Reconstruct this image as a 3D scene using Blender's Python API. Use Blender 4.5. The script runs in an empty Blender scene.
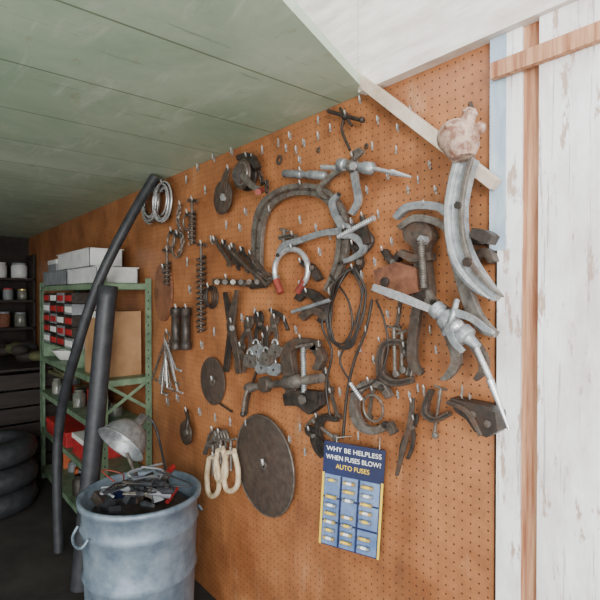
import bpy, bmesh, math, random
from mathutils import Vector, Matrix
random.seed(7)
# ------------------------------------------------------------------ camera and image-pixel projection
D=1.2; EYE=1.5; F=480.0
YAW=math.radians(50); PITCH=-math.atan(5/480)
CAM=Vector((0,-D,EYE))
fwd=Vector((-math.sin(YAW)*math.cos(PITCH),math.cos(YAW)*math.cos(PITCH),math.sin(PITCH)))
rgt=Vector((math.cos(YAW),math.sin(YAW),0))
upv=rgt.cross(fwd)
def ray(u,v): return fwd+rgt*((u-300)/F)+upv*((300-v)/F)
def W(u,v,off=0.0):
    d=ray(u,v); t=(D-off)/d.y
    return CAM+d*t
def WZ(u,v,z):
    d=ray(u,v); return CAM+d*((z-EYE)/d.z)
def S(u,v,off=0.0):
    d=ray(u,v); return ((D-off)/d.y)/F      # metres per pixel at that spot of the wall
cam=bpy.data.cameras.new('camera'); co=bpy.data.objects.new('camera',cam)
bpy.context.collection.objects.link(co)
co.location=CAM; cam.lens=28.8; cam.sensor_width=36; cam.clip_start=0.02
co.rotation_euler=Matrix((rgt,upv,-fwd)).transposed().to_euler()
bpy.context.scene.camera=co
# ------------------------------------------------------------------ materials
def srgb(c):
    return tuple(((x/255)/12.92 if x/255<=0.04045 else (((x/255)+0.055)/1.055)**2.4) for x in c)+(1,)
def mat(name,c1,c2=None,scale=12,rough=.6,metal=0.0,bump=.15,stretch=(1,1,1),lo=.35,hi=.65):
    m=bpy.data.materials.new(name); m.use_nodes=True; nt=m.node_tree; n=nt.nodes; l=nt.links
    b=n['Principled BSDF']; b.inputs['Roughness'].default_value=rough; b.inputs['Metallic'].default_value=metal
    tc=n.new('ShaderNodeNewGeometry'); mp=n.new('ShaderNodeMapping'); mp.inputs['Scale'].default_value=stretch
    l.new(tc.outputs['Position'],mp.inputs['Vector'])
    no=n.new('ShaderNodeTexNoise'); no.inputs['Scale'].default_value=scale; no.inputs['Detail'].default_value=6; no.inputs['Roughness'].default_value=.65
    l.new(mp.outputs['Vector'],no.inputs['Vector'])
    cr=n.new('ShaderNodeValToRGB'); cr.color_ramp.elements[0].position=lo; cr.color_ramp.elements[1].position=hi
    cr.color_ramp.elements[0].color=srgb(c1); cr.color_ramp.elements[1].color=srgb(c2 or tuple(min(255,x*1.2) for x in c1))
    l.new(no.outputs['Fac'],cr.inputs['Fac']); l.new(cr.outputs['Color'],b.inputs['Base Color'])
    bp=n.new('ShaderNodeBump'); bp.inputs['Strength'].default_value=bump; bp.inputs['Distance'].default_value=.004
    l.new(no.outputs['Fac'],bp.inputs['Height']); l.new(bp.outputs['Normal'],b.inputs['Normal'])
    return m
def new_nodes(name):
    m=bpy.data.materials.new(name); m.use_nodes=True; return m,m.node_tree.nodes,m.node_tree.links
def ramp(n,l,src,p0,c0,p1,c1):
    r=n.new('ShaderNodeValToRGB'); e=r.color_ramp.elements; e[0].position=p0; e[0].color=c0; e[1].position=p1; e[1].color=c1; l.new(src,r.inputs['Fac']); return r.outputs['Color']
def noise(n,l,src,scale,stretch=(1,1,1),rot=0,det=7,dist=0):
    mp=n.new('ShaderNodeMapping'); mp.inputs['Scale'].default_value=stretch; mp.inputs['Rotation'].default_value=(0,0,rot); l.new(src,mp.inputs['Vector'])
    t=n.new('ShaderNodeTexNoise'); t.inputs['Scale'].default_value=scale; t.inputs['Detail'].default_value=det; t.inputs['Roughness'].default_value=.68; t.inputs['Distortion'].default_value=dist
    l.new(mp.outputs[0],t.inputs['Vector']); return t.outputs['Fac']
def mix(n,l,fac,a,b,mode='MIX'):
    m=n.new('ShaderNodeMixRGB'); m.blend_type=mode
    for i,x in enumerate((fac,a,b)):
        if isinstance(x,(int,float,tuple)): m.inputs[i].default_value=x
        else: l.new(x,m.inputs[i])
    return m.outputs[0]
BK=(0,0,0,1); WH=(1,1,1,1)
def metal(name,c1,c2,grime,rough,met,gl=.50,gh=.64):
    """worn metal: base variation + rust/grease blotches that are also rougher"""
    m,n,l=new_nodes(name); b=n['Principled BSDF']
    g=n.new('ShaderNodeNewGeometry'); P=g.outputs['Position']
    base=ramp(n,l,noise(n,l,P,34),.35,srgb(c1),.65,srgb(c2))
    gr=ramp(n,l,noise(n,l,P,19),gl,BK,gh,(.85,.85,.85,1))
    l.new(mix(n,l,gr,base,srgb(grime)),b.inputs['Base Color'])
    l.new(ramp(n,l,gr,0,(rough,)*3+(1,),1,(.8,.8,.8,1)),b.inputs['Roughness'])
    l.new(ramp(n,l,gr,0,(met,)*3+(1,),1,(.1,.1,.1,1)),b.inputs['Metallic'])
    bp=n.new('ShaderNodeBump'); bp.inputs['Strength'].default_value=.3; bp.inputs['Distance'].default_value=.003; l.new(noise(n,l,P,90),bp.inputs['Height']); l.new(bp.outputs['Normal'],b.inputs['Normal']); return m
M={}
M['steel']=metal('worn_steel',(94,88,82),(138,132,124),(78,58,46),.38,.5)
M['dark']=metal('dark_iron',(44,40,37),(76,69,63),(60,43,34),.45,.4)
M['iron']=metal('brown_iron',(64,56,50),(102,91,81),(80,54,40),.48,.4)
M['blade']=metal('dull_blade_steel',(70,60,54),(94,82,73),(78,56,44),.5,.3,.48,.75)
M['chrome']=metal('bright_steel',(180,182,184),(220,221,222),(132,122,112),.26,.6,.6,.74)
M['galv']=metal('galvanised',(126,130,132),(174,178,180),(104,92,82),.36,.5,.54,.7)
M['hook']=metal('zinc_peg_hook',(158,158,156),(200,200,196),(120,110,100),.4,.4)
M['rust']=mat('rust',(90,54,38),(132,86,62),30,.8,.1,.4)
M['pale_rust']=mat('pale_rust_paint',(130,92,74),(190,164,146),32,.6,.1,.4,(1,1,1),.42,.58)
M['black']=mat('black_rubber',(34,36,40),(54,56,60),18,.5,0,.1)
M['wire']=mat('black_cable',(34,29,27),(54,47,42),18,.5,0,.1)
M['green']=mat('green_shelf_paint',(88,114,90),(128,150,122),14,.5,.1,.1)
M['cream']=mat('cream_paint',(186,162,126),(218,200,168),26,.6,0,.1)
M['red']=mat('red_paint',(160,38,42),(194,54,54),14,.5,0,.1)
M['redtip']=mat('red_brown_grip',(110,44,36),(150,64,50),20,.6,0,.1)
M['card']=mat('cardboard',(164,122,84),(188,148,108),6,.8,0,.1)
M['white']=mat('white_tray',(190,192,190),(218,220,218),9,.5,0,.1)
M['grey']=mat('grey_plastic',(110,114,118),(142,147,150),9,.5,0,.1)
M['brown']=mat('leather',(104,66,46),(144,96,68),12,.7,0,.2)
M['blue']=mat('dull_blue_grey_bin',(92,108,124),(136,150,162),10,.45,.3,.2)
M['deepblue']=mat('deep_blue',(16,24,60),(26,38,82),10,.5,0,.05)
M['yellow']=mat('yellow_ink',(222,186,50),(238,204,70),10,.5,0,.05)
M['paper']=mat('paper_white',(225,225,220),(240,240,236),10,.6,0,.05)
M['fusepanel']=mat('blister_panel',(84,108,150),(124,146,180),12,.3,0,.05)
M['brass']=mat('brass',(190,160,90),(224,196,124),30,.3,.5,.05)
M['glass']=mat('dim_glass_jar',(80,86,80),(126,126,114),9,.2,0,.05)
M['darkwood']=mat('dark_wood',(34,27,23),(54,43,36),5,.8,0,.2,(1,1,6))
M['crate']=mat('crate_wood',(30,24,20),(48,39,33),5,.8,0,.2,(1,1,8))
M['beam']=mat('weathered_light_wood',(176,156,134),(216,202,184),9,.8,0,.25,(1,1,1))
M['plank']=mat('whitewashed_plank',(206,196,184),(236,230,222),6,.8,0,.25,(1,1,5))
M['rawwood']=mat('bare_wood_jamb',(140,86,58),(204,156,120),5,.8,0,.35,(12,12,.6))
M['bluetrim']=mat('pale_blue_trim',(150,174,194),(196,210,220),7,.6,0,.2,(3,3,.6))
M['orange']=mat('orange_plastic',(180,84,38),(204,108,56),10,.5,0,.05)
M['trashgreen']=mat('olive_cloth',(58,62,40),(94,92,58),10,.8,0,.3)
def peg_mat():
    m,n,l=new_nodes('pegboard_hardboard'); b=n['Principled BSDF']; b.inputs['Roughness'].default_value=.46
    g=n.new('ShaderNodeNewGeometry'); P=g.outputs['Position']; sx=n.new('ShaderNodeSeparateXYZ'); l.new(P,sx.inputs[0])
    def cell(o):
        a=n.new('ShaderNodeMath'); a.operation='MULTIPLY'; a.inputs[1].default_value=1/.0254; l.new(o,a.inputs[0])
        f=n.new('ShaderNodeMath'); f.operation='FRACT'; l.new(a.outputs[0],f.inputs[0])
        s=n.new('ShaderNodeMath'); s.operation='SUBTRACT'; s.inputs[1].default_value=.5; l.new(f.outputs[0],s.inputs[0])
        p=n.new('ShaderNodeMath'); p.operation='MULTIPLY'; l.new(s.outputs[0],p.inputs[0]); l.new(s.outputs[0],p.inputs[1]); return p
    a=cell(sx.outputs['X']); c=cell(sx.outputs['Z'])
    ad=n.new('ShaderNodeMath'); ad.operation='ADD'; l.new(a.outputs[0],ad.inputs[0]); l.new(c.outputs[0],ad.inputs[1])
    lt=n.new('ShaderNodeMath'); lt.operation='LESS_THAN'; lt.inputs[1].default_value=.0115; l.new(ad.outputs[0],lt.inputs[0])
    base=ramp(n,l,noise(n,l,P,2.6),.34,srgb((144,88,52)),.66,srgb((190,128,82)))
    stain=ramp(n,l,noise(n,l,P,6.0,(1,1,.45)),.48,BK,.7,(.65,.65,.65,1))
    base=mix(n,l,stain,base,srgb((116,74,48)))
    pale=ramp(n,l,noise(n,l,P,12.0,(1,1,.3)),.60,BK,.74,(.5,.5,.5,1))
    base=mix(n,l,pale,base,srgb((204,160,122)))
    fine=ramp(n,l,noise(n,l,P,60.0),.3,(.82,.82,.82,1),.7,WH)
    base=mix(n,l,1.0,base,fine,'MULTIPLY')
    l.new(mix(n,l,lt.outputs[0],base,srgb((58,34,24))),b.inputs['Base Color'])
    bp=n.new('ShaderNodeBump'); bp.invert=True; bp.inputs['Strength'].default_value=.5; bp.inputs['Distance'].default_value=.003
    l.new(lt.outputs[0],bp.inputs['Height']); l.new(bp.outputs['Normal'],b.inputs['Normal']); return m
M['peg']=peg_mat()
def ceil_mat():
    m,n,l=new_nodes('green_painted_ceiling'); b=n['Principled BSDF']; b.inputs['Roughness'].default_value=.5
    g=n.new('ShaderNodeNewGeometry'); P=g.outputs['Position']
    base=ramp(n,l,noise(n,l,P,1.5,dist=.5),.32,srgb((150,176,152)),.68,srgb((196,212,190)))
    scr=ramp(n,l,noise(n,l,P,1.9,(1.2,5,1),math.radians(-28),7,.6),.55,BK,.72,(.6,.6,.6,1))
    base=mix(n,l,scr,base,srgb((224,232,220)))
    sc2=ramp(n,l,noise(n,l,P,2.2,(14,1.0,1),math.radians(12),5,.2),.63,BK,.67,(.5,.5,.5,1))
    base=mix(n,l,sc2,base,srgb((112,132,106)))
    bk=n.new('ShaderNodeTexBrick'); bk.inputs['Scale'].default_value=1; bk.inputs['Brick Width'].default_value=2.44; bk.inputs['Row Height'].default_value=.40
    bk.inputs['Mortar Size'].default_value=.004; bk.inputs['Color1'].default_value=WH; bk.inputs['Color2'].default_value=(.9,.93,.9,1); bk.inputs['Mortar'].default_value=(.42,.44,.36,1)
    mp=n.new('ShaderNodeMapping'); mp.inputs['Rotation'].default_value=(0,0,math.radians(90)); l.new(P,mp.inputs['Vector']); l.new(mp.outputs[0],bk.inputs['Vector']); base=mix(n,l,1.0,base,bk.outputs['Color'],'MULTIPLY')
    st=ramp(n,l,noise(n,l,P,5.5,(1,2.4,1)),.62,BK,.73,(.75,.75,.75,1))
    base=mix(n,l,st,base,srgb((156,140,100)))
    l.new(base,b.inputs['Base Color']); return m
M['ceil']=ceil_mat()
def white_mat():
    m,n,l=new_nodes('white_chipped_paint'); b=n['Principled BSDF']; b.inputs['Roughness'].default_value=.6
    g=n.new('ShaderNodeNewGeometry'); P=g.outputs['Position']
    base=ramp(n,l,noise(n,l,P,4,(3,3,1)),.35,srgb((218,212,210)),.6,srgb((250,250,250)))
    chip=ramp(n,l,noise(n,l,P,7,(4,4,1),0,9),.58,BK,.62,(.9,.9,.9,1))
    base=mix(n,l,chip,base,srgb((184,156,138)))
    crack=ramp(n,l,noise(n,l,P,5,(16,16,.5),0,5,.4),.60,BK,.64,(.6,.6,.6,1))
    base=mix(n,l,crack,base,srgb((156,144,138)))
    l.new(base,b.inputs['Base Color'])
    bp=n.new('ShaderNodeBump'); bp.inputs['Strength'].default_value=.4; bp.inputs['Distance'].default_value=.004; l.new(base,bp.inputs['Height']); l.new(bp.outputs['Normal'],b.inputs['Normal']); return m
M['whitetrim']=white_mat()
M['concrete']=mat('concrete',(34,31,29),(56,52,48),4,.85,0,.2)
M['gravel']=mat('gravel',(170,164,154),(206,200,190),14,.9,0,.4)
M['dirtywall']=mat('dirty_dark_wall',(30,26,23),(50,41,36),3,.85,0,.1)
# ------------------------------------------------------------------ mesh builder
def catmull(p,n=6,closed=False):
    if len(p)<3: return [tuple(x) for x in p]
    out=[]; N=len(p); rng=N if closed else N-1
    for i in range(rng):
        if closed: a,b,c,d=p[(i-1)%N],p[i],p[(i+1)%N],p[(i+2)%N]
        else: a,b,c,d=p[max(i-1,0)],p[i],p[i+1],p[min(i+2,N-1)]
        for k in range(n):
            t=k/n
            out.append(tuple(.5*((2*b[j])+(-a[j]+c[j])*t+(2*a[j]-5*b[j]+4*c[j]-d[j])*t*t+(-a[j]+3*b[j]-3*c[j]+d[j])*t**3) for j in range(len(b))))
    if not closed: out.append(tuple(p[-1]))
    return out
class G:
    def __init__(s,name,off=.03,bevel=.0012):
        s.name=name; s.v=[]; s.f=[]; s.mi=[]; s.sm=[]; s.mats=[]; s.off=off; s.bevel=bevel
    def m(s,k):
        if k not in s.mats: s.mats.append(k)
        return s.mats.index(k)
    def add(s,vs,fs,k,smooth=False):
        o=len(s.v); s.v+= [Vector(x) for x in vs]; i=s.m(k)
        for f in fs: s.f.append([o+a for a in f]); s.mi.append(i); s.sm.append(smooth)
    def tube3(s,pts,r,k,sides=10,closed=False):
        pts=[Vector(p) for p in pts]; N=len(pts)
        rs=r if isinstance(r,(list,tuple)) else [r]*N
        T=[]
        for i in range(N):
            a=pts[(i-1)%N] if (closed or i>0) else pts[i]; b=pts[(i+1)%N] if (closed or i<N-1) else pts[i]
            d=b-a; T.append(d.normalized() if d.length>1e-9 else Vector((0,0,1)))
        ref=Vector((0,0,1)) if abs(T[0].z)<.9 else Vector((0,1,0))
        nrm=(ref-T[0]*ref.dot(T[0])).normalized(); vs=[]
        for i in range(N):
            nrm=nrm-T[i]*nrm.dot(T[i]); nrm=nrm.normalized() if nrm.length>1e-6 else T[i].orthogonal().normalized()
            bn=T[i].cross(nrm)
            for j in range(sides):
                a=2*math.pi*j/sides; vs.append(pts[i]+(nrm*math.cos(a)+bn*math.sin(a))*rs[i])
        fs=[]; R=N if closed else N-1
        for i in range(R):
            i2=(i+1)%N
            for j in range(sides):
                j2=(j+1)%sides; fs.append([i*sides+j,i*sides+j2,i2*sides+j2,i2*sides+j])
        s.add(vs,fs,k,True)
        if not closed:
            s.add(vs[:sides],[list(range(sides))],k); s.add(vs[-sides:],[list(range(sides))],k)
    def lathe3(s,p,axis,prof,k,seg=24,caps=True):
        p=Vector(p); ax=Vector(axis).normalized(); a=ax.orthogonal().normalized(); b=ax.cross(a); vs=[]
        for t,r in prof:
            for j in range(seg):
                an=2*math.pi*j/seg; vs.append(p+ax*t+(a*math.cos(an)+b*math.sin(an))*max(r,1e-5))
        fs=[]
        for i in range(len(prof)-1):
            for j in range(seg):
                j2=(j+1)%seg; fs.append([i*seg+j,i*seg+j2,(i+1)*seg+j2,(i+1)*seg+j])
        s.add(vs,fs,k,True)
        if caps:
            if prof[0][1]>1e-4: s.add(vs[:seg],[list(range(seg))],k)
            if prof[-1][1]>1e-4: s.add(vs[-seg:],[list(range(seg))],k)
    def ball3(s,c,r,k,sc=(1,1,1)):
        vs=[];fs=[];A=10;Bn=16
        for i in range(A+1):
            th=math.pi*i/A
            for j in range(Bn):
                ph=2*math.pi*j/Bn; vs.append(Vector(c)+Vector((r*sc[0]*math.sin(th)*math.cos(ph),r*sc[1]*math.sin(th)*math.sin(ph),r*sc[2]*math.cos(th))))
        for i in range(A):
            for j in range(Bn): fs.append([i*Bn+j,i*Bn+(j+1)%Bn,(i+1)*Bn+(j+1)%Bn,(i+1)*Bn+j])
        s.add(vs,fs,k,True)
    def box3(s,lo,hi,k,rz=0,rx=0,ry=0):
        c=(Vector(lo)+Vector(hi))/2; h=(Vector(hi)-Vector(lo))/2
        R=Matrix.Rotation(rz,3,'Z')@Matrix.Rotation(ry,3,'Y')@Matrix.Rotation(rx,3,'X')
        vs=[c+R@Vector((h.x*x,h.y*y,h.z*z)) for x in(-1,1) for y in(-1,1) for z in(-1,1)]
        s.add(vs,[[0,1,3,2],[4,6,7,5],[0,4,5,1],[2,3,7,6],[0,2,6,4],[1,5,7,3]],k)
    # wall-mounted primitives; (u,v) = image pixel, cast along the camera ray onto the wall plane
    def rod(s,pts,r,k='steel',sm=True,closed=False,sides=8,n=6,taper=None):
        q=[(p[0],p[1],p[2] if len(p)>2 else s.off) for p in pts]
        c=catmull(q,n,closed) if sm else q
        rr=[(r if taper is None else r+(taper-r)*i/max(1,len(c)-1))*S(*p) for i,p in enumerate(c)]
        s.tube3([W(*p) for p in c],rr,k,sides,closed)
    def screw(s,a,b,r,k='steel',pitch=2.2):
        q0=(a[0],a[1],a[2] if len(a)>2 else s.off); q1=(b[0],b[1],b[2] if len(b)>2 else s.off)
        L=math.dist(q0[:2],q1[:2]); N=max(4,int(L/pitch*2))
        p0=W(*q0);p1=W(*q1); sc=S(*q0)
        s.tube3([p0.lerp(p1,i/N) for i in range(N+1)],[r*sc*(1.0 if i%2 else .72) for i in range(N+1)],k,10)
    def cyl(s,a,b,r,k='steel',r2=None,prof=None):
        q0=(a[0],a[1],a[2] if len(a)>2 else s.off); q1=(b[0],b[1],b[2] if len(b)>2 else s.off)
        p0=W(*q0);p1=W(*q1); L=(p1-p0).length; sc=S(*q0)
        pr=[(0,r*sc),(L,(r2 if r2 is not None else r)*sc)] if prof is None else [(t*L,x*sc) for t,x in prof]
        s.lathe3(p0,p1-p0,pr,k,16)
    def bar(s,pts,k='steel',off=None,th=.012,sm=True,n=5):
        off=s.off if off is None else off
        c=catmull(pts,n) if sm else pts; L=[];R=[]
        for i,(u,v,w) in enumerate(c):
            a=c[max(i-1,0)];b=c[min(i+1,len(c)-1)]; dx,dy=b[0]-a[0],b[1]-a[1]; q=math.hypot(dx,dy) or 1
            nx,ny=-dy/q,dx/q; L.append((u+nx*w/2,v+ny*w/2)); R.append((u-nx*w/2,v-ny*w/2))
        vs=[];N=len(c); f0=off+th
        for i in range(N):
            a=W(*L[i],f0); b=W(*R[i],f0)
            vs+= [a,b,b+Vector((0,th,0)),a+Vector((0,th,0))]
        fs=[]
        for i in range(N-1):
            for j in range(4): fs.append([i*4+j,i*4+(j+1)%4,(i+1)*4+(j+1)%4,(i+1)*4+j])
        fs+= [[0,1,2,3],[(N-1)*4+j for j in range(4)]]
        s.add(vs,fs,k)
    def poly(s,pts,k='steel',off=None,th=.012,sm=False):
        off=s.off if off is None else off
        c=catmull(pts,4,True) if sm else pts; N=len(c)
        a=[W(x[0],x[1],off+th) for x in c]; b=[p+Vector((0,th,0)) for p in a]
        s.add(a+b,[list(range(N)),list(range(N,2*N))]+[[i,(i+1)%N,N+(i+1)%N,N+i] for i in range(N)],k)
    def disc(s,u,v,R,k='steel',off=None,th=.01,hole=0,seg=40):
        off=s.off if off is None else off; c=W(u,v,off+th); r=R*S(u,v,off+th); h=hole*S(u,v,off+th)
        if h>0: prof=[(0,h),(0,r),(th,r),(th,h),(0,h)]
        else: prof=[(0,0),(0,r*.96),(th*.3,r),(th,r),(th,0)]
        s.lathe3(c,(0,1,0),prof,k,seg,False)
    def ring(s,u,v,R,r,k='steel',off=None,a0=0,a1=360,n=32,sides=8):
        off=s.off if off is None else off; c=W(u,v,off); sc=S(u,v,off); full=abs(a1-a0)>=360
        pts=[c+Vector((R*sc*math.cos(math.radians(a0+(a1-a0)*i/n)),0,R*sc*math.sin(math.radians(a0+(a1-a0)*i/n)))) for i in range(n if full else n+1)]
        s.tube3(pts,r*sc,k,sides,full)
    def ball(s,u,v,r,k='steel',off=None,sc=(1,1,1)):
        off=s.off if off is None else off; s.ball3(W(u,v,off),r*S(u,v,off),k,sc)
    def nut(s,u,v,r,k='dark',off=None,th=.01):
        off=s.off if off is None else off; c=W(u,v,off); s.lathe3(c,(0,1,0),[(0,r*S(u,v,off)),(th,r*S(u,v,off))],k,6)
    def hang(s,u,v):   # peg hook carrying the tool
        s.rod([(u,v,.009),(u,v,s.off+.02),(u-1,v-4,s.off+.028)],.9,'hook')
    def done(s,bevel=True):
        me=bpy.data.meshes.new(s.name); c=sum(s.v,Vector())/len(s.v)
        me.from_pydata([x-c for x in s.v],[],s.f)
        for k in s.mats: me.materials.append(M[k])
        for p,i,sm in zip(me.polygons,s.mi,s.sm): p.material_index=i; p.use_smooth=sm
        bm=bmesh.new(); bm.from_mesh(me); bmesh.ops.recalc_face_normals(bm,faces=bm.faces[:]); bm.to_mesh(me); bm.free()
        ob=bpy.data.objects.new(s.name,me); ob.location=c; bpy.context.collection.objects.link(ob)
        if bevel and s.bevel:
            b=ob.modifiers.new('bevel','BEVEL'); b.width=s.bevel; b.segments=2; b.limit_method='ANGLE'; b.angle_limit=math.radians(50)
        return ob
def slab(name,lo,hi,k):
    g=G(name,bevel=0); g.box3(lo,hi,k); return g.done(False)
# ------------------------------------------------------------------ room shell
XL=-6.4; CZ=2.172
xp=W(489,300).x
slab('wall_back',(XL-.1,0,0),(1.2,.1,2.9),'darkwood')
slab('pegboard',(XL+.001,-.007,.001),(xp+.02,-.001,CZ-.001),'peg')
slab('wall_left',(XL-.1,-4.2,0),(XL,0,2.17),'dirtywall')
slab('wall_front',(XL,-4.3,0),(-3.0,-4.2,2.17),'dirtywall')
A=W(367,93); B_=WZ(349,73,CZ); dr=(B_-A); dr.z=0; E=A+dr*(4.3/abs(dr.y))
g=G('ceiling',bevel=0); q=[(XL-.1,0),(A.x,0),(E.x,-4.3),(XL-.1,-4.3)]
vs=[(x,y,CZ) for x,y in q]+[(x,y,CZ+.03) for x,y in q]
g.add(vs,[[0,1,2,3],[4,5,6,7],[0,1,5,4],[1,2,6,5],[2,3,7,6],[3,0,4,7]],'ceil'); g.done(False)
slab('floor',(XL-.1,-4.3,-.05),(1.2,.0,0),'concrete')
slab('ground',(-12,-16,-.12),(14,12,-.055),'gravel')
slab('trim_6',(A.x+.002,-.045,CZ-.012),(1.2,-.001,2.9),'plank')
slab('trim_7',(XL,-.045,CZ+.034),(A.x,-.001,2.9),'plank')
def vstrip(name,u0,u1,k,o0,o1,z0,z1):
    x0=W(u0,300,o1).x; x1=W(u1,300,o1).x
    return slab(name,(x0,-o1,z0),(x1,-o0,z1),k)
zt=W(498,250,.03).z
vstrip('trim_1',489,505.5,'bluetrim',.008,.022,zt,CZ-.013)
vstrip('trim_2',497,521,'whitetrim',.008,.020,0,zt)
vstrip('trim_3',505.5,521,'whitetrim',.008,.022,zt,CZ-.013)
vstrip('trim_4',521,538,'rawwood',.001,.014,0,CZ-.013)
x0=W(538,300,.03).x
slab('wall_right_panel',(x0,-.03,0),(1.2,-.001,CZ-.013),'whitetrim')
slab('trim_5',(W(490,80,.05).x,-.05,2.045),(1.2,-.031,2.085),'rawwood')
g=G('diagonal_brace',.03,.002)
g.bar([(350,73,12),(420,127,13),(493,184,13)],'beam',.026,.03,sm=False); g.done()
# ------------------------------------------------------------------ wall tools
g=G('large_c_frame_clamp',.035)
c=[(258,284,7),(256,258,9),(257,228,11),(264,206,12),(281,193,12),(302,189,12),(322,193,12),(336,208,12),(342,230,12),(340,256,11),(333,276,8),(325,291,5)]
g.bar(c,'steel',.03,.016); g.bar([(a,b,w*.2) for a,b,w in c],'iron',.046,.003)
for i in range(0,11):
    a=catmull(c,3)[1+i*3]; g.nut(a[0],a[1],1.6,'dark',.054,.006)
g.cyl((252,285),(265,283),4.5,'dark'); g.screw((244,284),(278,277),2.4,'steel'); g.hang(300,184); g.done()
def puller(name,hub,arms,screw=None,k='steel',off=.05,w=7,r=9):
    g=G(name,off)
    g.disc(hub[0],hub[1],r,k,off,.02); g.nut(hub[0],hub[1],r*.5,'dark',off+.028,.01)
    for a in arms:
        a=[(p[0],p[1],p[2] if len(p)>2 else w) for p in a]; g.bar(a,k,off,.012); g.nut(a[-1][0],a[-1][1],2,'dark',off+.018,.008)
    if screw: g.screw(screw[0],screw[1],screw[2] if len(screw)>2 else 2.4,'chrome')
    g.hang(hub[0],hub[1]-2); g.done()
g=G('slide_hammer_puller',.06)
g.rod([(322,167),(372,170)],2.6,'chrome',False); g.cyl((338,164),(374,169),5,'galv',prof=[(0,3),(.05,6),(.2,6),(.22,4.5),(.7,4.5),(.75,6),(.95,6),(1,3)])
g.screw((372,168),(397,174),2.4,'chrome'); g.cyl((392,172.5),(411,177),3.4,'chrome',1.0)
g.bar([(352,160,7),(354,180,6),(357,200,6),(350,214,5)],'galv',.05,.012); g.bar([(345,166,6),(330,176,5),(318,190,4),(326,198,3)],'steel',.05,.012)
g.bar([(352,158,6),(360,150,6),(352,154,5)],'steel',.06,.012)
g.ball(352,166,7,'steel'); g.nut(352,166,4,'chrome',.09); g.hang(352,156); g.done()
g=G('steel_pipe_handle',.04); g.cyl((284,173.5),(326,175.5),4,'galv',prof=[(0,2.5),(.02,4),(.45,4),(.46,3),(.6,3),(.61,4),(.98,4),(1,2.5)]); g.hang(300,171); g.done()
puller('three_jaw_puller',(344,231),[[(344,231,8),(322,233,6),(300,240,6),(284,245,6),(277,255,4)],[(342,228,7),(334,214,6),(331,202,5),(338,194,4)],[(346,233,7),(358,240,7),(362,250,6),(352,258,5),(341,262,4)]],((338,237,.07),(374,218,.08),2.8),'galv',r=8)
g=G('horseshoe_ring_clamp',.05)
g.rod([(281,292),(275,276),(277,260),(287,250),(299,251),(307,262),(307,277),(299,290)],2.9,'chrome')
g.rod([(281,293),(276,280)],3.6,'redtip',False); g.rod([(298,292),(305,280)],3.6,'redtip',False); g.hang(291,248); g.done()
g=G('t_handle_wrench',.04)
g.rod([(328,111),(345,116),(364,121)],2,'dark'); g.rod([(345,116),(342,130),(350,150)],1.5,'dark'); g.ball(345,116,4,'dark'); g.ball(362,120,3,'dark'); g.rod([(340,108),(352,126)],1.5,'dark',False); g.hang(345,114); g.done()
g=G('cable_pulley',.05)
for i,(o,R) in enumerate([(.02,16),(.03,13),(.04,13),(.05,17)]): g.disc(222,197,R,'iron' if i%2 else 'dark',o,.008,2)
g.ring(222,197,12,1.8,'steel',.045); g.nut(222,197,4,'chrome',.07,.02); g.bar([(222,197,7),(224,180,6),(228,168,4)],'iron',.06,.006); g.hang(228,169); g.done()
g=G('hand_winch',.05)
g.disc(247,176,15,'dark',.03,.01); g.disc(241,174,15,'iron',.07,.01); g.cyl((247,176,.03),(241,174,.08),10,'dark'); g.ring(241,174,11,1.2,'steel',.082)
g.bar([(241,174,6),(252,186,6),(262,190,5)],'steel',.085,.008); g.cyl((262,190,.09),(258,192,.14),3,'redtip')
g.bar([(236,158,5),(248,156,7),(256,168,5)],'dark',.05,.02); g.hang(246,156); g.done()
def chain(name,pts,R,r,k='dark',off=.04):
    g=G(name,off); c=catmull(pts,8); last=c[0]; i=0
    for p in c[1:]:
        if math.dist(p[:2],last[:2])>=R*1.5:
            a=W(last[0],last[1],off); b=W(p[0],p[1],off); t=(b-a).normalized(); sc=S(*p[:2],off)
            n=Vector((0,1,0)) if i%2 else t.cross(Vector((0,1,0))).normalized(); m=(a+b)/2
            q=[m+t*(R*1.15*sc*math.cos(x*math.pi/6))+n*(R*.6*sc*math.sin(x*math.pi/6)) for x in range(12)]
            g.tube3(q,r*sc,k,6,True); last=p; i+=1
    g.hang(*pts[0][:2]); g.done()
chain('hanging_chain',[(252,158),(260,172),(263,188),(268,178),(266,196)],3.2,1.0)
chain('hanging_chain',[(180,205),(178,222),(183,240),(178,256)],3.0,.9,'steel')
for cx in (151,162):
    g=G('steel_wire_coil',.05)
    for i in range(9): g.ring(cx+random.uniform(-2,2),203+random.uniform(-3,3),16+random.uniform(-2,4),1.0,'chrome' if i%3 else 'iron',.02+.008*i)
    g.rod([(cx+1,181),(cx,192)],2,'dark',False); g.hang(cx,184); g.done()
for u,v,R in [(177,246,11),(171,240,8),(187,222,8)]:
    g=G('hose_clamp_ring',.04); g.ring(u,v,R,1.1,'steel'); g.cyl((u,v-R,.04),(u+4,v-R+1,.05),2.2,'dark'); g.hang(u,v-R-1); g.done()
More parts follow.
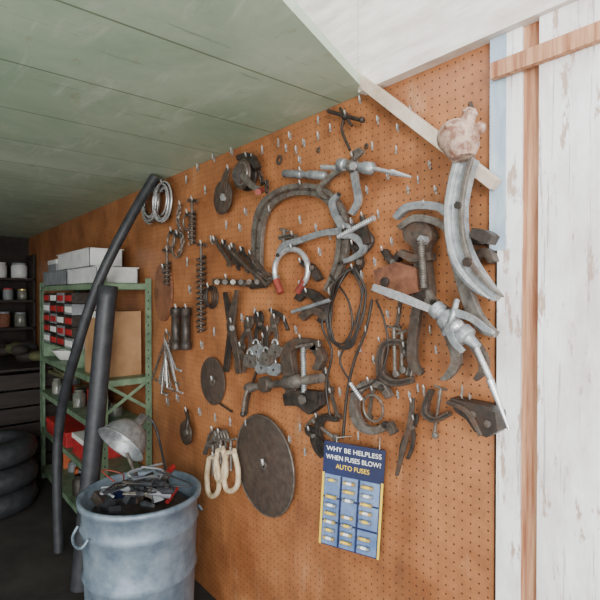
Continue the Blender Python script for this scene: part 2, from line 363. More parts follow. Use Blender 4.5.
def spanner(u0,v0,u1,v1,w=4,off=.035,k='steel'):
    g=G('combination_spanner',off); dx,dy=u1-u0,v1-v0
    g.bar([(u0,v0,w),(u0+dx*.1,v0+dy*.1,w*.8),(u0+dx*.85,v0+dy*.85,w*.9)],k,off,.006); g.disc(u0,v0,w*.95,k,off-.002,.009,w*.45,20)
    L=math.hypot(dx,dy); ex,ey=dx/L,dy/L; px,py=-ey,ex; a=w*1.0
    g.poly([(u1-ex*a*1.6-px*a*.3,v1-ey*a*1.6-py*a*.3),(u1-ex*a-px*a,v1-ey*a-py*a),(u1-px*a*.7,v1-py*a*.7),(u1-ex*a-px*a*.2,v1-ey*a-py*a*.2),(u1-ex*a+px*a*.2,v1-ey*a+py*a*.2),(u1+px*a*.7,v1+py*a*.7),(u1-ex*a+px*a,v1-ey*a+py*a),(u1-ex*a*1.6+px*a*.3,v1-ey*a*1.6+py*a*.3)],k,off-.002,.01)
    g.hang(u0,v0); g.done()
for i in range(5): spanner(214+i*9,240+i*3.5,232+i*9,266+i*3,4.0,.03+.004*i,'dark' if i%2 else 'iron')
g=G('socket_rail',.035); g.bar([(212,281,5),(240,283,6),(266,286,5)],'iron',.03,.008)
for i in range(6): g.cyl((218+i*8,282,.04),(217+i*8,282,.06),2.6,'dark' if i%2 else 'steel')
g.hang(226,278); g.done()
g=G('pry_bar',.05); g.rod([(226,246),(232,252),(246,266),(260,278),(266,284),(270,281)],2.4,'iron'); g.hang(230,249); g.done()
def auger(u,v0,v1,R=4,k='iron'):
    g=G('auger_bit',.04); N=int((v1-v0)*1.4); pts=[]
    for i in range(N):
        v=v0+12+(v1-v0-12)*i/(N-1); a=i*.7; p=W(u,v,.04); s=S(u,v,.04); pts.append(p+Vector((math.cos(a)*R*s,math.sin(a)*R*s,0)))
    g.tube3(pts,1.3*S(u,v0),k,6); g.rod([(u,v0),(u,v1)],1.5,k,False); g.bar([(u-5,v0,3),(u+5,v0+1,3)],k,.035,.008,sm=False); g.hang(u,v0); g.done()
auger(201,244,332); auger(192,200,244,3); auger(167,250,285,3)
for u in (176,186):
    g=G('pipe_socket',.05); g.cyl((u,307),(u,350),5,'dark',prof=[(0,3),(.03,5.5),(.2,5.5),(.22,4.6),(.8,4.6),(.82,5.5),(.98,5.5),(1,3)]); g.hang(u,308); g.done()
g=G('leather_sheath',.02); g.poly([(157,268),(163,264),(169,272),(171,295),(167,316),(161,321),(156,310),(154,288)],'brown',.012,.015,True); g.ring(163,270,3,.8,'steel',.03); g.hang(163,268); g.done()
g=G('allen_key_bunch',.04)
for i in range(12):
    a=math.radians(58+i*6+random.uniform(-4,4)); L=random.uniform(34,52); u,v=166+random.uniform(-2,3),340+random.uniform(-2,6)
    e=(u-math.cos(a)*L*.5,v+math.sin(a)*L,.03+.004*i); g.rod([(u,v,.03+.004*i),e,(e[0]+5,e[1]+2,e[2])],1.1,'chrome' if i%2 else 'steel',False)
g.ring(167,338,6,.9,'steel'); g.hang(167,333); g.done()
g=G('small_saw_blade',.03); g.disc(212,381,24,'blade',.02,.004,2.5,48); g.disc(212,381,5,'steel',.024,.004,2.0,20); g.hang(212,380); g.done()
g=G('tin_snips',.04)
g.bar([(224,292,3),(228,312,6),(231,328,7),(228,345,5),(225,372,5)],'dark',.035,.01); g.bar([(236,290,3),(232,312,6),(230,328,7),(235,350,5),(238,374,5)],'iron',.045,.01)
g.nut(231,328,3,'chrome',.065); g.hang(231,322); g.done()
g=G('soft_wire_loop',.04)
for i in range(3): g.ring(208+i*2,297,9+i,1,'dark',.03+.01*i)
g.hang(208,287); g.done()
def pliers(u,v,h,spread,k='dark',ang=0,name='pliers'):
    g=G(name,.04); ca,sa=math.cos(math.radians(ang)),math.sin(math.radians(ang))
    R=lambda x,y:(u+x*ca-y*sa,v+x*sa+y*ca)
    for sg in(-1,1):
        pts=[(-sg*1.5,-h*.32,2.5),(sg*-2.5,-h*.16,4.2),(0,0,5),(sg*spread*.8,h*.2,3.6),(sg*spread,h*.45,3.6),(sg*spread*.7,h*.68,3)]
        g.bar([R(x,y)+(w,) for x,y,w in pts],k,.035+(.008 if sg>0 else 0),.008)
    g.nut(u,v,2.2,'steel',.06); g.hang(*R(0,-h*.2)); g.done()
pliers(247,330,44,5,'iron',8); pliers(259,324,40,5,'dark',-6); pliers(273,326,42,5,'iron',10)
g=G('padlock_cluster',.05)
for u,v,a,k in [(256,350,-.4,'galv'),(266,358,.3,'steel'),(275,350,.5,'steel'),(261,366,-.2,'galv'),(273,368,.2,'galv'),(250,360,.1,'steel')]:
    c,s_=math.cos(a),math.sin(a); q=[(-7,-6),(7,-6),(8,4),(5,9),(-5,9),(-8,4)]
    o=random.uniform(.03,.06); g.poly([(u+(x*c-y*s_)*.85,v+(x*s_+y*c)*.85) for x,y in q],k,o,.014); g.nut(u,v+2,1.4,'dark',o+.016,.004)
    g.ring(u,v-6,4.5,1.1,'chrome',o+.006,0,180,14)
g.rod([(263,335),(262,345)],1.5,'dark',False); g.hang(263,337); g.done()
g=G('hand_crank_vise_clamp',.05,.002)
g.bar([(316,346,10),(296,343,10),(286,352,10),(287,370,11),(290,388,11),(287,402,8)],'iron',.03,.03)
g.bar([(312,346,8),(319,358,7),(314,370,6)],'iron',.03,.03)
g.poly([(282,394),(300,390),(320,392),(320,406),(308,415),(296,406),(284,406)],'dark',.03,.035)
g.cyl((246,388,.06),(322,378,.06),4.5,'steel',prof=[(0,3),(.04,5),(.1,5),(.12,3.4),(.55,3.4),(.57,6),(.75,6),(.77,4),(1,4)])
g.rod([(249,387,.07),(245,398,.08),(243,414,.08)],1.9,'steel'); g.ball(243,414,3,'dark',.08)
g.screw((303,344,.06),(304,392,.06),3.2,'galv'); g.rod([(296,347,.08),(312,344,.08)],1.6,'steel',False); g.nut(301,400,5,'steel',.085); g.disc(262,385,8,'iron',.05,.03); g.hang(300,338); g.done()
g=G('hanging_black_cables',.05)
for i in range(5):
    j=lambda s=3: random.uniform(-s,s)
    g.rod([(352+j(),268),(338+j(),284+j(),.05+.01*i),(329+j(),312+j(),.05),(333+j(),338+j()),(347+j(),346+j()),(358+j(),322+j()),(364+j(),292+j(),.04),(354+j(),270)],1.1,'wire',True,True)
g.rod([(372,300),(366,330),(354,362),(347,395),(343,438)],1.5,'wire'); g.rod([(345,268),(330,300),(322,325),(332,352),(326,385),(330,415)],1.2,'wire')
g.rod([(376,300),(384,320),(388,350),(376,380),(350,392)],1.1,'wire'); g.rod([(330,275),(348,300),(352,330),(340,360),(352,384)],1.1,'wire'); g.hang(352,268); g.done()
g=G('bearing_splitter',.05)
g.bar([(296,300,6),(304,292,8),(318,300,9),(324,312,7),(318,322,5)],'dark',.03,.02); g.bar([(300,318,8),(312,310,7),(326,318,8)],'iron',.035,.02); g.screw((292,312,.06),(330,300,.06),2.2,'galv'); g.rod([(270,310),(282,316),(288,330)],2,'dark'); g.hang(306,292); g.done()
g=G('iron_lifting_hook',.04); g.rod([(362,216),(366,230),(372,240),(366,250),(356,247)],3,'dark'); g.bar([(352,226,7),(362,232,8),(366,244,6)],'dark',.05,.015); g.hang(362,216); g.done()
g=G('heavy_gear_puller',.06,.002)
g.poly([(373,270),(396,262),(416,268),(418,292),(388,300),(376,290)],'rust',.03,.05); g.disc(384,282,5,'dark',.081,.008)
g.poly([(404,226),(424,222),(432,236),(426,252),(430,300),(412,300),(414,252),(404,240)],'iron',.04,.03,True)
g.bar([(394,218,5),(404,208,7),(420,205,8),(438,207,8),(444,214,5)],'galv',.05,.02)
g.bar([(398,228,5),(414,218,7),(436,222,7),(448,232,5)],'steel',.07,.012)
g.bar([(398,252,6),(412,258,8),(430,256,8)],'iron',.05,.03)
g.bar([(418,296,8),(414,320,9),(411,345,9),(413,365,8),(421,374,5)],'iron',.06,.016)
g.bar([(424,292,9),(440,318,10),(452,345,10),(455,362,9),(447,376,7),(440,379,3)],'steel',.07,.016)
g.bar([(452,318,9),(468,338,10),(480,356,10),(482,370,8),(474,380,4)],'iron',.06,.016)
g.nut(420,296,5,'dark',.095,.015); g.nut(432,302,3,'dark',.095,.01); g.nut(421,240,5,'galv',.09,.02); g.screw((421,240,.09),(424,288,.09),4,'steel')
g.bar([(420,296,8),(440,308,8),(458,322,8)],'iron',.055,.02); g.hang(424,204); g.done()
g=G('rusty_knob_tow_arm',.12,.002)
g.ball(458,137,21,'pale_rust',.15,(1,1,.85)); g.cyl((461,143,.15),(463,158,.15),14,'pale_rust',prof=[(0,15),(.3,18),(.5,16),(1,12)])
g.cyl((466,124,.15),(472,108,.15),7,'pale_rust',prof=[(0,11),(.3,7),(.6,7),(.7,8.5),(1,4)]); g.ball(449,127,5,'pale_rust',.19); g.ball(480,128,6,'pale_rust',.13)
a=[(464,156,20),(457,182,19),(453,210,19),(455,240,20),(463,264,22),(478,284,18),(495,298,8)]
g.bar(a,'galv',.09,.03); g.bar([(p-7,q,w*.25) for p,q,w in a],'chrome',.12,.012); g.bar([(p+7,q-1,w*.22) for p,q,w in a],'steel',.12,.012)
g.bar([(452,250,10),(462,284,12),(472,312,13),(483,328,12),(495,335,6)],'steel',.06,.02)
g.bar([(470,232,9),(482,236,13),(490,240,10)],'dark',.06,.04); g.nut(457,205,4,'dark',.14,.01); g.nut(466,262,5,'dark',.14,.012)
g.rod([(466,160,.02),(466,150,.14)],4,'dark',False); g.rod([(472,108,.15),(470,103,.1),(470,110,.009)],2,'dark'); g.done()
g=G('iron_clevis',.04,.002); g.bar([(446,230,6),(462,238,9),(482,240,9),(490,234,5)],'dark',.02,.03); g.bar([(470,260,6),(484,252,9),(491,262,6)],'iron',.02,.03); g.nut(481,240,4,'steel',.07); g.hang(464,232); g.done()
g=G('bright_slide_hammer',.14,.0015)
g.bar([(372,287,7),(400,297,9),(434,311,7)],'chrome',.14,.008,sm=False)
g.cyl((434,307,.14),(478,347,.14),11,'galv',prof=[(0,6),(.03,9),(.15,9),(.17,7),(.25,7),(.27,11),(.42,11),(.44,8),(.62,8),(.64,10),(.78,10),(.8,6),(1,4)])
g.screw((474,343,.14),(494,388,.14),3.4,'chrome'); g.cyl((490,380,.14),(509,430,.14),4,'chrome',1.2)
g.rod([(457,300,.15),(452,318,.17),(444,334,.16)],3,'galv'); g.bar([(452,312,8),(470,318,7),(486,330,6),(493,333,3)],'galv',.16,.01)
g.bar([(446,322,8),(452,340,7),(462,352,5)],'galv',.16,.01); g.ball(456,326,8,'chrome',.15)
g.rod([(440,310,.009),(440,310,.14)],2,'dark',False); g.done()
def cclamp(pts,sc0,sc1,tb,k='iron',off=.04,r=2.4):
    g=G('c_clamp',off,.0015); g.bar(pts,k,off-.01,.02); g.bar([(a,b,w*.3) for a,b,w in pts],'dark',off+.01,.004)
    g.screw(sc0,sc1,r,'steel'); g.rod([(sc0[0]-tb[0],sc0[1]-tb[1],off),(sc0[0]+tb[0],sc0[1]+tb[1],off)],1.4,'steel',False); g.disc(sc1[0],sc1[1],r*1.6,'steel',off-.005,.012)
    g.hang(pts[len(pts)//2][0],min(p[1] for p in pts)-1); g.done()
cclamp([(410,347,7),(396,342,7),(383,345,7),(379,360,7),(381,376,8),(394,383,8),(411,380,7)],(394,328),(395,374),(7,2),'iron')
cclamp([(408,345,6),(411,360,6),(408,376,6)],(402,332),(402,370),(5,-2),'steel')
cclamp([(430,390,4),(425,402,5),(424,414,6),(434,420,6),(448,414,5)],(441,388),(434,436),(6,2),'iron',.04,2)
cclamp([(336,420,5),(322,418,7),(316,430,7),(318,446,7),(326,456,6)],(312,420),(334,438),(6,-6),'dark',.03)
cclamp([(278,238,4),(292,236,5),(292,246,4)],(284,230),(284,250),(4,1),'steel')
g=G('muffler_clamp_ring',.05,.0015)
c=[(388,398,6),(380,386,7),(366,384,8),(355,394,8),(353,412,8),(360,427,8),(374,431,8),(386,425,7)]
g.bar(c,'steel',.03,.02); g.screw((350,383,.06),(362,400,.06),2.4,'chrome'); g.bar([(386,424,9),(393,434,6)],'iron',.04,.02); g.nut(380,388,3.5,'dark',.06); g.nut(384,425,4,'dark',.06)
g.ring(373,408,13,1.3,'steel',.04); g.hang(368,381); g.done()
pliers(411,428,46,5,'dark',14); pliers(404,352,30,4,'iron',-5)
g=G('long_alligator_wrench',.05); g.bar([(412,398,4),(409,425,5),(402,450,5),(396,476,3)],'iron',.05,.008); g.hang(411,402); g.done()
g=G('iron_corner_bracket',.04,.002)
g.poly([(449,398),(462,401),(482,405),(496,413),(498,431),(486,438),(474,432),(466,420),(455,412)],'dark',.02,.05); g.nut(472,415,4,'steel',.075); g.nut(487,424,4,'steel',.075); g.bar([(446,402,4),(466,412,5),(480,436,4)],'iron',.07,.01); g.hang(462,398); g.done()
pliers(216,438,30,5,'steel',25); pliers(312,436,34,4,'dark',-30); pliers(240,352,30,4,'iron',0)
def cream(u,v,h,w):
    g=G('cream_c_clamp',.06); g.rod([(u-w*.6,v-h*.4),(u-w,v),(u-w*.8,v+h*.4),(u,v+h*.5),(u+w*.9,v+h*.36),(u+w,v),(u+w*.5,v-h*.4)],2.8,'cream')
    g.rod([(u-w*.6,v-h*.4),(u+w*.5,v-h*.46)],2.6,'cream',False); g.screw((u,v-h*.72),(u,v),1.8,'steel'); g.rod([(u-5,v-h*.7),(u+5,v-h*.74)],1.3,'steel',False); g.hang(u,v-h*.45); g.done()
cream(213,475,42,6); cream(231,470,42,7); cream(221,464,34,5)
g=G('steel_hook_cluster',.05)
for i in range(5): g.rod([(206+i*5,448,.03+.006*i),(209+i*4,436,.04),(214+i*3,431,.05),(217+i*3,440,.05)],1.4,'steel')
g.hang(212,430); g.done()
g=G('round_saw_blade',.03)
g.disc(263,465,50,'blade',.03,.004,2.5,72); g.ring(263,465,49,.6,'steel',.035); g.disc(263,465,5,'steel',.034,.003,2.2,24); g.rod([(263,464,.009),(263,464,.055),(262,459,.06)],1.6,'hook'); g.done()
g=G('rusty_snatch_pulley',.04); g.disc(185,433,12,'rust',.02,.01,2); g.disc(185,433,12,'iron',.045,.01,2); g.disc(185,433,8,'dark',.03,.015,2); g.rod([(186,433,.06),(188,420,.05),(186,410,.03)],2,'dark'); g.nut(185,433,3.5,'steel',.07); g.hang(186,411); g.done()
for u,v,R in [(279,160,5),(366,146,3),(318,150,3),(166,170,4)]:
    g=G('flat_washer',.02); g.disc(u,v,R,'iron',.009,.003,R*.4,20); g.done()
g=G('thin_long_rod',.02); g.rod([(246,415),(249,396),(256,372),(262,345)],1.2,'dark'); g.hang(262,345); g.done()
g=G('thin_long_rod',.02); g.rod([(232,412,.02),(212,396,.02),(206,372,.02)],1.0,'dark'); g.done()
for p in ([(300,262,5),(310,268,7),(318,280,6)],[(352,244,5),(358,262,6),(352,274,5)],[(382,250,5),(392,262,6),(398,252,4)]):
    g=G('iron_hook_fitting',.035); g.bar(p,'dark',.02,.02); g.nut(p[1][0],p[1][1],3,'steel',.055); g.hang(p[0][0],p[0][1]); g.done()
for u0,v0,u1,v1 in [(372,390,368,420),(330,392,338,420),(400,300,396,330),(318,352,330,392)]:
    spanner(u0,v0,u1,v1,3.6,.03,'iron')
g=G('pegboard_hooks',.03)
hooks=[(198,168),(214,158),(232,152),(186,180),(262,150),(278,143),(290,136),(304,143),(318,136),(330,128),(296,150),(300,160),(372,146),(378,214),(388,176),(367,190),(396,150),(408,190),(418,180),(430,165),(205,190),(270,210),(226,225),(240,228),(212,240),(187,262),(300,220),(316,228),(345,262),(375,262),(392,242),(362,275),(330,292),(300,285),(272,312),(285,320),(255,312),(242,318),(296,330),(320,345),(340,355),(360,348),(374,360),(366,330),(388,314),(400,312),(430,330),(436,350),(462,390),(424,392),(470,398),(398,395),(340,392),(326,372),(230,422),(246,424),(215,418),(200,412),(178,398),(168,402),(300,428),(290,440),(305,452),(358,436),(410,396),(190,290),(214,332),(202,345),(268,330),(398,128),(410,110),(180,160),(436,190),(286,148),(352,222),(228,172),(190,236),(246,212),(378,120),(360,100),(318,120),(404,226),(418,388),(440,396),(330,236),(320,252),(308,262)]
for u,v in hooks:
    o=random.uniform(-.8,.8); L=random.uniform(.03,.06)
    g.rod([(u,v,.009),(u,v,L-.012),(u-.6+o,v+1.2,L),(u-.8+o,v-4.5,L+.006)],.75,'hook',True,False,6,4)
    g.bar([(u,v-3,1.5),(u,v+4,1.5)],'hook',.008,.002,sm=False)
g.done(False)
# ------------------------------------------------------------------ fuse display card
TL=W(325,440,.103); TR=W(386,450,.03); TR.z=TL.z
ex=(TR-TL).normalized(); wd=(TR-TL).length; en=ex.cross(Vector((0,0,1))).normalized()
if en.y>0: en=-en
dn=(Vector((0,0,-1))-ex*.06).normalized()
hgt=.35
emp=bpy.data.objects.new('fuse_display_card',None); bpy.context.collection.objects.link(emp); emp.location=TL
def C(x,y,n=0): return TL+ex*(x*wd)+dn*(y*hgt)+en*n
def quadbox(g,x0,y0,x1,y1,n0,n1,k):
    vs=[C(x,y,n) for n in(n0,n1) for x,y in((x0,y0),(x1,y0),(x1,y1),(x0,y1))]
    g.add(vs,[[0,1,2,3],[4,5,6,7],[0,1,5,4],[1,2,6,5],[2,3,7,6],[3,0,4,7]],k)
g=G('card_body',bevel=0)
quadbox(g,0,0,1,1,0,.004,'deepblue'); quadbox(g,.0,.30,.035,1,.004,.0055,'yellow'); quadbox(g,.965,.30,1,1,.004,.0055,'yellow'); quadbox(g,.05,.31,.95,.985,.004,.008,'fusepanel')
for x in (.33,.62): quadbox(g,x,.31,x+.02,.985,.008,.014,'deepblue')
for y in (.52,.75): quadbox(g,.05,y,.95,y+.012,.008,.012,'deepblue')
for r in range(8):
    for c in range(3):
        a=.10+c*.29; y=.355+r*.08; p=C(a,y,.016); q=C(a+.18,y,.016); L=(q-p).length
        if (r*3+c)%7==3: continue
        kk='brass' if (r+c)%3 else 'galv'
        g.lathe3(p,q-p,[(0,.006),(L*.25,.006)],kk,10); g.lathe3(p+(q-p)*.25,q-p,[(0,.005),(L*.5,.005)],'paper' if (r+c)%2 else 'yellow',10); g.lathe3(p+(q-p)*.75,q-p,[(0,.006),(L*.25,.006)],kk,10)
ob=g.done(False); ob.parent=emp; ob.location=ob.location-TL
R=Matrix((ex,Vector((0,0,1)),en)).transposed().to_4x4()
for txt,y,wf,k in [('WHY BE HELPLESS',.085,.9,'paper'),('WHEN FUSES BLOW?',.165,.9,'paper'),('AUTO FUSES',.245,.55,'yellow')]:
    cu=bpy.data.curves.new('lettering','FONT'); cu.body=txt; cu.size=.022; cu.extrude=.0006; cu.align_x='LEFT'
    t=bpy.data.objects.new('tmp',cu); bpy.context.collection.objects.link(t); bpy.context.view_layer.update()
    me=bpy.data.meshes.new_from_object(t.evaluated_get(bpy.context.evaluated_depsgraph_get())); bpy.data.objects.remove(t)
    xs=[v.co.x for v in me.vertices]; w0=min(xs); ww=max(xs)-w0; sx=wd*wf/ww
    for v in me.vertices: v.co.x=(v.co.x-w0-ww/2)*sx
    me.materials.clear(); me.materials.append(M[k]); o=bpy.data.objects.new('lettering',me); bpy.context.collection.objects.link(o)
    o.parent=emp; o.matrix_local=Matrix.Translation(C(.5,y,.0055)-TL)@R
g=G('card_hanger',bevel=0); g.tube3([C(.9,.03,.0),C(.9,-.04,.0),W(380,436,.009)],.0015,'hook',6); g.tube3([C(.2,.03,0),C(.2,-.04,0),W(352,436,.009)],.0015,'hook',6)
ob=g.done(False); ob.parent=emp; ob.location=ob.location-TL
# ------------------------------------------------------------------ green steel shelving
xr=W(154,300).x; yb=-.016; yf=-.315; xl=-4.35
g=G('green_steel_shelving',bevel=.001)
def lpost(x,y,sx,sy):
    g.box3((min(x,x+sx*.038),min(y,y+sy*.003),0),(max(x,x+sx*.038),max(y,y+sy*.003),1.6),'green')
    g.box3((min(x,x+sx*.003),min(y,y+sy*.038),0),(max(x,x+sx*.003),max(y,y+sy*.038),1.6),'green')
    for i in range(30):
        z=.06+i*.05
        g.box3((x+sx*.016,y-sy*.0006-.0004,z),(x+sx*.024,y-sy*.0006+.0004,z+.012),'black'); g.box3((x-sx*.0006-.0004,y+sy*.016,z),(x-sx*.0006+.0004,y+sy*.024,z+.012),'black')
for x,sx in((xr,-1),(xl,1)):
    for y,sy in((yf,1),(yb,-1)): lpost(x,y,sx,sy)
for z in (1.565,1.0,.72,.42,.1):
    g.box3((xl+.004,yf+.004,z),(xr-.004,yb-.004,z+.004),'green')
    g.box3((xl+.004,yf+.004,z-.032),(xr-.004,yf+.007,z),'green'); g.box3((xr-.007,yf+.004,z-.032),(xr-.004,yb-.004,z),'green'); g.box3((xl+.004,yb-.007,z-.032),(xr-.004,yb-.004,z),'green')
def strap(a,b):
    a=Vector(a);b=Vector(b); w=Vector((0,0,.011)); t=Vector((.003,0,0)); vs=[a-w,a+w,b+w,b-w]; vs+=[x+t for x in vs]
    g.add(vs,[[0,1,2,3],[4,5,6,7],[0,1,5,4],[1,2,6,5],[2,3,7,6],[3,0,4,7]],'green')
strap((xr,yf,1.0),(xr,yb,.80)); strap((xr+.004,yf,.80),(xr+.004,yb,1.0)); strap((xr,yf,.40),(xr,yb,.12))
g.done()
def boxobj(name,x0,x1,o0,o1,z0,z1,k,lid=None,rz=0):
    g=G(name,bevel=.003); g.box3((x0,-o1,z0),(x1,-o0,z1),k,rz)
    if lid: g.box3((x0-.004,-o1-.004,z1-.03),(x1+.004,-o0+.004,z1+.003),lid,rz)
    return g.done()
def tray(name,x0,x1,o0,o1,z0,z1,k,t=.006):
    g=G(name,bevel=.001); g.box3((x0,-o1,z0),(x1,-o0,z0+t),k)
    for lo,hi in [((x0,-o1,z0),(x1,-o1+t,z1)),((x0,-o0-t,z0),(x1,-o0,z1)),((x0,-o1,z0),(x0+t,-o0,z1)),((x1-t,-o1,z0),(x1,-o0,z1))]: g.box3(lo,hi,k)
    g.box3((x0-.008,-o1-.008,z1-.006),(x1+.008,-o1+t,z1),k); g.box3((x1-t,-o1-.008,z1-.006),(x1+.008,-o0+.006,z1),k)
    return g.done()
zs=1.570
tray('white_parts_tray',-3.55,-2.94,.05,.30,zs,zs+.10,'white'); tray('white_parts_tray',-4.28,-3.60,.05,.30,zs,zs+.11,'grey')
tray('white_parts_tray',-3.95,-3.18,.06,.27,zs+.113,zs+.23,'white')
boxobj('grey_parts_box',-4.25,-4.0,.08,.27,zs+.113,zs+.2,'grey','white')
g=G('cardboard_box',bevel=.002); g.box3((-3.28,-.27,1.005),(-2.93,-.035,1.40),'card'); g.box3((-3.2,-.271,1.36),(-3.0,-.2695,1.40),'paper'); g.box3((-3.27,-.158,1.4),(-2.94,-.148,1.4015),'brown'); g.done()
g=G('stacked_parts_boxes',bevel=.001)
for r in range(5):
    for c in range(4):
        x=-4.28+c*.21; z=1.13+r*.078
        g.box3((x,-.30,z),(x+.2,-.06,z+.073),'dark' if (r+c)%3 else 'grey'); g.box3((x+.02,-.303,z+.016),(x+.18,-.3,z+.056),'paper' if (r*2+c)%3==0 else 'red')
g.box3((-4.29,-.3,1.117),(-3.44,-.06,1.128),'green')
for x in(-4.29,-3.46): g.box3((x,-.3,1.005),(x+.02,-.06,1.117),'green')
g.done()
g=G('enamel_bowl',bevel=0); c=Vector((-3.95,-.2,1.006)); g.lathe3(c,(0,0,1),[(0,.05),(.003,.06),(.07,.11),(.078,.115),(.07,.105),(.01,.05),(.008,0)],'paper',24,False); g.done(False)
boxobj('red_toolbox',-4.2,-3.62,.06,.30,.425,.53,'red','red')
boxobj('red_oil_carton',-3.5,-3.2,.06,.29,.425,.56,'red','paper')
def clutter(name,x0,x1,z,n,cols):
    g=G(name,bevel=.001)
    for i in range(n):
        x=x0+(x1-x0)*(i+.5)/n; r=random.uniform(.03,.05); h=random.uniform(.07,.16); o=random.uniform(.1,.25); k=random.choice(cols)
        if i%3: g.lathe3((x,-o,z),(0,0,1),[(0,r),(h*.75,r),(h*.85,r*.7),(h*.87,r*.75),(h,r*.75)],k,14)
        else: g.box3((x-r,-o-r,z),(x+r,-o+r,z+h*.8),k,random.uniform(-.3,.3))
    g.done()
clutter('assorted_cans',-4.25,-3.0,.725,15,['dark','grey','red','trashgreen','glass','rust','dark','black'])
clutter('assorted_cans',-4.25,-3.0,.105,10,['dark','grey','orange','dark'])
g=G('folded_cloth',bevel=.004); g.box3((-4.1,-.3,.895),(-3.7,-.12,.92),'trashgreen',.05); g.box3((-4.05,-.29,.92),(-3.72,-.14,.945),'trashgreen',-.05); g.done()
# ------------------------------------------------------------------ far shelving and dark crate
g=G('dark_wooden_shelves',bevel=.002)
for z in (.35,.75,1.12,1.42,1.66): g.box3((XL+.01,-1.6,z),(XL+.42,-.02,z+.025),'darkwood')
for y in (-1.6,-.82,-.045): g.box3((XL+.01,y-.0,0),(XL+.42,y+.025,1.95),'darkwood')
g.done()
def jar(x,o,z,r,h,k,lid):
    g=G('glass_jar' if k=='glass' else 'paint_can',bevel=0); g.lathe3((x,-o,z),(0,0,1),[(0,r*.95),(.005,r),(h*.8,r),(h*.88,r*.85)],k,20); g.lathe3((x,-o,z+h*.88),(0,0,1),[(0,r*.88),(h*.12,r*.88)],lid,20); g.done(False)
for z,lst in {1.686:[(.15,.08,.17,'white','grey'),(.36,.09,.17,'white','white'),(.6,.08,.17,'grey','paper')],1.446:[(.12,.05,.12,'glass','brass'),(.26,.05,.13,'grey','red'),(.4,.05,.12,'glass','brass'),(.58,.06,.14,'orange','grey')],
   1.146:[(.14,.06,.16,'glass','grey'),(.3,.06,.17,'rust','grey'),(.46,.06,.15,'glass','paper')],.776:[(.15,.08,.2,'dark','dark'),(.38,.09,.22,'rust','dark')],.376:[(.2,.1,.24,'dark','dark'),(.45,.1,.22,'red','dark')]}.items():
    for o,r,h,k,lid in lst: jar(XL+.25,o,z,r,h,k,lid)
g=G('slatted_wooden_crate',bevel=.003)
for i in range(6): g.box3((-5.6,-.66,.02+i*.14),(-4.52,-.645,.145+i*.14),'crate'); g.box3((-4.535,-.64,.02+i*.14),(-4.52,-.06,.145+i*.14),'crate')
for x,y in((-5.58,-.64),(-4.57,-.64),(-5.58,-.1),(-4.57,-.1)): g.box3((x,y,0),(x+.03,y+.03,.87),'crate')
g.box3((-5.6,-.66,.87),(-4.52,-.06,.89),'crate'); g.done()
g=G('oily_rags_pile',bevel=0)
for i in range(10): g.ball3((-5.3+i*.08,-.38+random.uniform(-.14,.12),.95+random.uniform(0,.1)),random.uniform(.07,.12),['dirtywall','trashgreen','black','crate'][i%4],(1.1,1,.6))
g.done(False)
for k,(x,y,n) in enumerate([(-3.95,-.72,3),(-5.0,-1.05,2)]):
    g=G('shade_filler_tyres',bevel=0)  # invented tyres, dark filler for the shadowed lower-left area
    for i in range(n): g.lathe3((x+.02*(i%2),y,.004+i*.165),(0,0,1),[(0,.17),(.0,.24),(.03,.29),(.08,.305),(.13,.29),(.16,.24),(.16,.17),(.13,.16),(.03,.16),(0,.17)],'black',32,False)
    g.done(False)
# ------------------------------------------------------------------ bin with junk
bc=Vector((-2.02,-.40,0)); RZ=.655; RR=.245
g=G('metal_trash_can',bevel=0)
prof=[(0,RR*.86),(.02,RR*.88)]
for z in (.12,.34,.54): prof+=[(z-.012,RR*(.88+.1*z/RZ)),(z,RR*(.88+.1*z/RZ)+.008),(z+.012,RR*(.88+.1*z/RZ))]
prof+=[(RZ-.03,RR*.97),(RZ-.02,RR+.008),(RZ,RR+.01),(RZ+.006,RR),(RZ-.005,RR*.95),(.04,RR*.85),(.04,0)]
g.lathe3(bc,(0,0,1),prof,'blue',40,False)
for s_ in(-1,1):
    g.tube3(catmull([bc+Vector((-.07,s_*RR*.97,.55)),bc+Vector((-.06,s_*RR*1.06,.52)),bc+Vector((0,s_*RR*1.1,.51)),bc+Vector((.06,s_*RR*1.06,.52)),bc+Vector((.07,s_*RR*.97,.55))],6),.006,'blue',8)
g.done(False)
g=G('junk_in_can',bevel=.002)
g.lathe3(bc+Vector((0,0,.54)),(0,0,1),[(0,.2),(.05,.2),(.07,.1),(.07,0)],'dark',20)
for i in range(34):
    a=random.uniform(0,6.28); r=random.uniform(.0,.17); c=bc+Vector((r*math.cos(a),r*math.sin(a),.625+random.uniform(0,.08)*(1-r*3))); d=Vector((random.uniform(.02,.045),random.uniform(.012,.028),random.uniform(.008,.022)))
    k=['black','grey','dark','galv','iron','deepblue','black','steel','grey','black','red','dark'][i%12]
    if i%2: g.box3(c-d,c+d,k,random.uniform(0,3),random.uniform(-.5,.5),random.uniform(-.5,.5))
    else: g.lathe3(c,(math.cos(i*2.1),math.sin(i*2.1),.25),[(0,d.z),(.03,d.z*1.1),(.035,d.z*.8),(.09,d.z*.8),(.1,d.z*.5)],k,12)
for i in range(10):
    a=random.uniform(0,6.28); c=bc+Vector((.1*math.cos(a),.1*math.sin(a),.69)); pts=[c+Vector((random.uniform(-.09,.09),random.uniform(-.09,.09),random.uniform(-.02,.035))) for _ in range(5)]
    g.tube3([Vector(p) for p in catmull(pts,8)],[.004,.005,.003,.004][i%4],['black','grey','dark','steel','black','grey','redtip','black'][i%8],8)
g.done()
def AT(u,v,dep): return CAM+ray(u,v)*dep
g=G('reflector_lamp_shade',bevel=0)
c=AT(127,437,2.30); ax=Vector((.25,-.75,-.62))
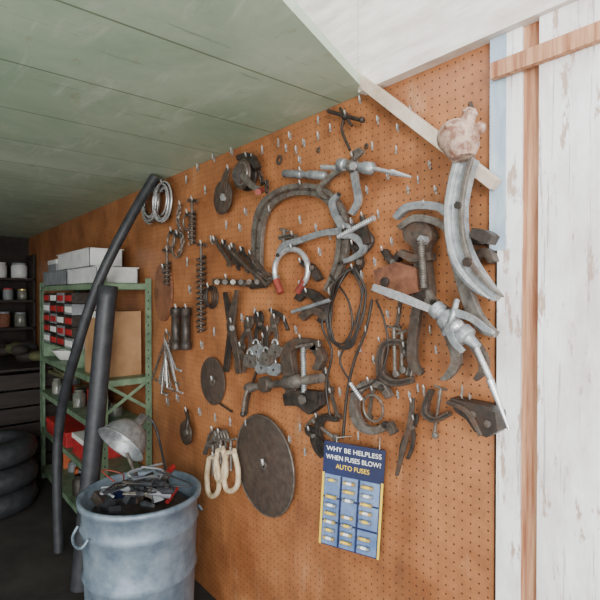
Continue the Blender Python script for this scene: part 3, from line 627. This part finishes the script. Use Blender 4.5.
g.lathe3(c,ax,[(-.13,.0),(-.128,.022),(-.075,.026),(-.07,.04),(-.055,.07),(-.02,.098),(.03,.116),(.045,.122),(.047,.127),(.04,.122),(.026,.11),(-.02,.09),(-.052,.062),(-.06,.0)],'galv',36,False)
g.ball3(c+ax.normalized()*-.01,.03,'paper')
g.tube3(catmull([tuple(x) for x in [c-ax.normalized()*.12,c+Vector((.0,.13,.05)),c+Vector((.04,.15,-.06)),bc+Vector((.02,.12,.64))]],6),.006,'black',10); g.tube3([c+Vector((0,.0,-.08)),bc+Vector((-.16,.05,.64))],.009,'steel',10); g.done(False)
g=G('black_rubber_hose',bevel=0)
p=catmull([tuple(W(u,v,o)) for u,v,o in [(155,177,.10),(143,196,.16),(124,230,.26),(103,272,.36),(88,312,.42),(76,352,.46),(65,392,.48),(59,430,.49),(57,470,.5),(58,520,.5)]],6)
last=Vector(p[-1]); p.append((last.x+.02,last.y,.03)); g.tube3(p,.027,'black',14); g.done(False)
g=G('black_drain_pipe',bevel=0)
a=W(108,286,.37); b=W(91,470,.46); d=(b-a); e=a+d*((a.z-.05)/(a.z-b.z)); g.tube3([a,a.lerp(b,.5),b,e],.046,'black',18); g.lathe3(a,a-b,[(-.06,.05),(0,.05),(0,.04),(-.05,.04)],'black',18,False); g.done(False)
# ------------------------------------------------------------------ light
w=bpy.data.worlds.new('sky'); bpy.context.scene.world=w; w.use_nodes=True
bgn=w.node_tree.nodes['Background']; bgn.inputs[0].default_value=(.94,.97,1,1); bgn.inputs[1].default_value=2.5
def area(name,loc,tgt,sz,e,col):
    l=bpy.data.lights.new(name,'AREA'); l.size=sz; l.energy=e; l.color=col; o=bpy.data.objects.new(name,l); bpy.context.collection.objects.link(o); o.location=loc
    o.rotation_euler=(Vector(tgt)-Vector(loc)).to_track_quat('-Z','Y').to_euler()
area('doorway_daylight',(2.2,-2.6,2.0),(-.9,0,1.5),1.1,160,(1,.98,.95))
area('ceiling_fill',(.1,-3.0,.5),(-1.3,-.9,2.2),1.5,60,(1,.98,.95))  # added fill lamp that brightens the ceiling in place of real bounce
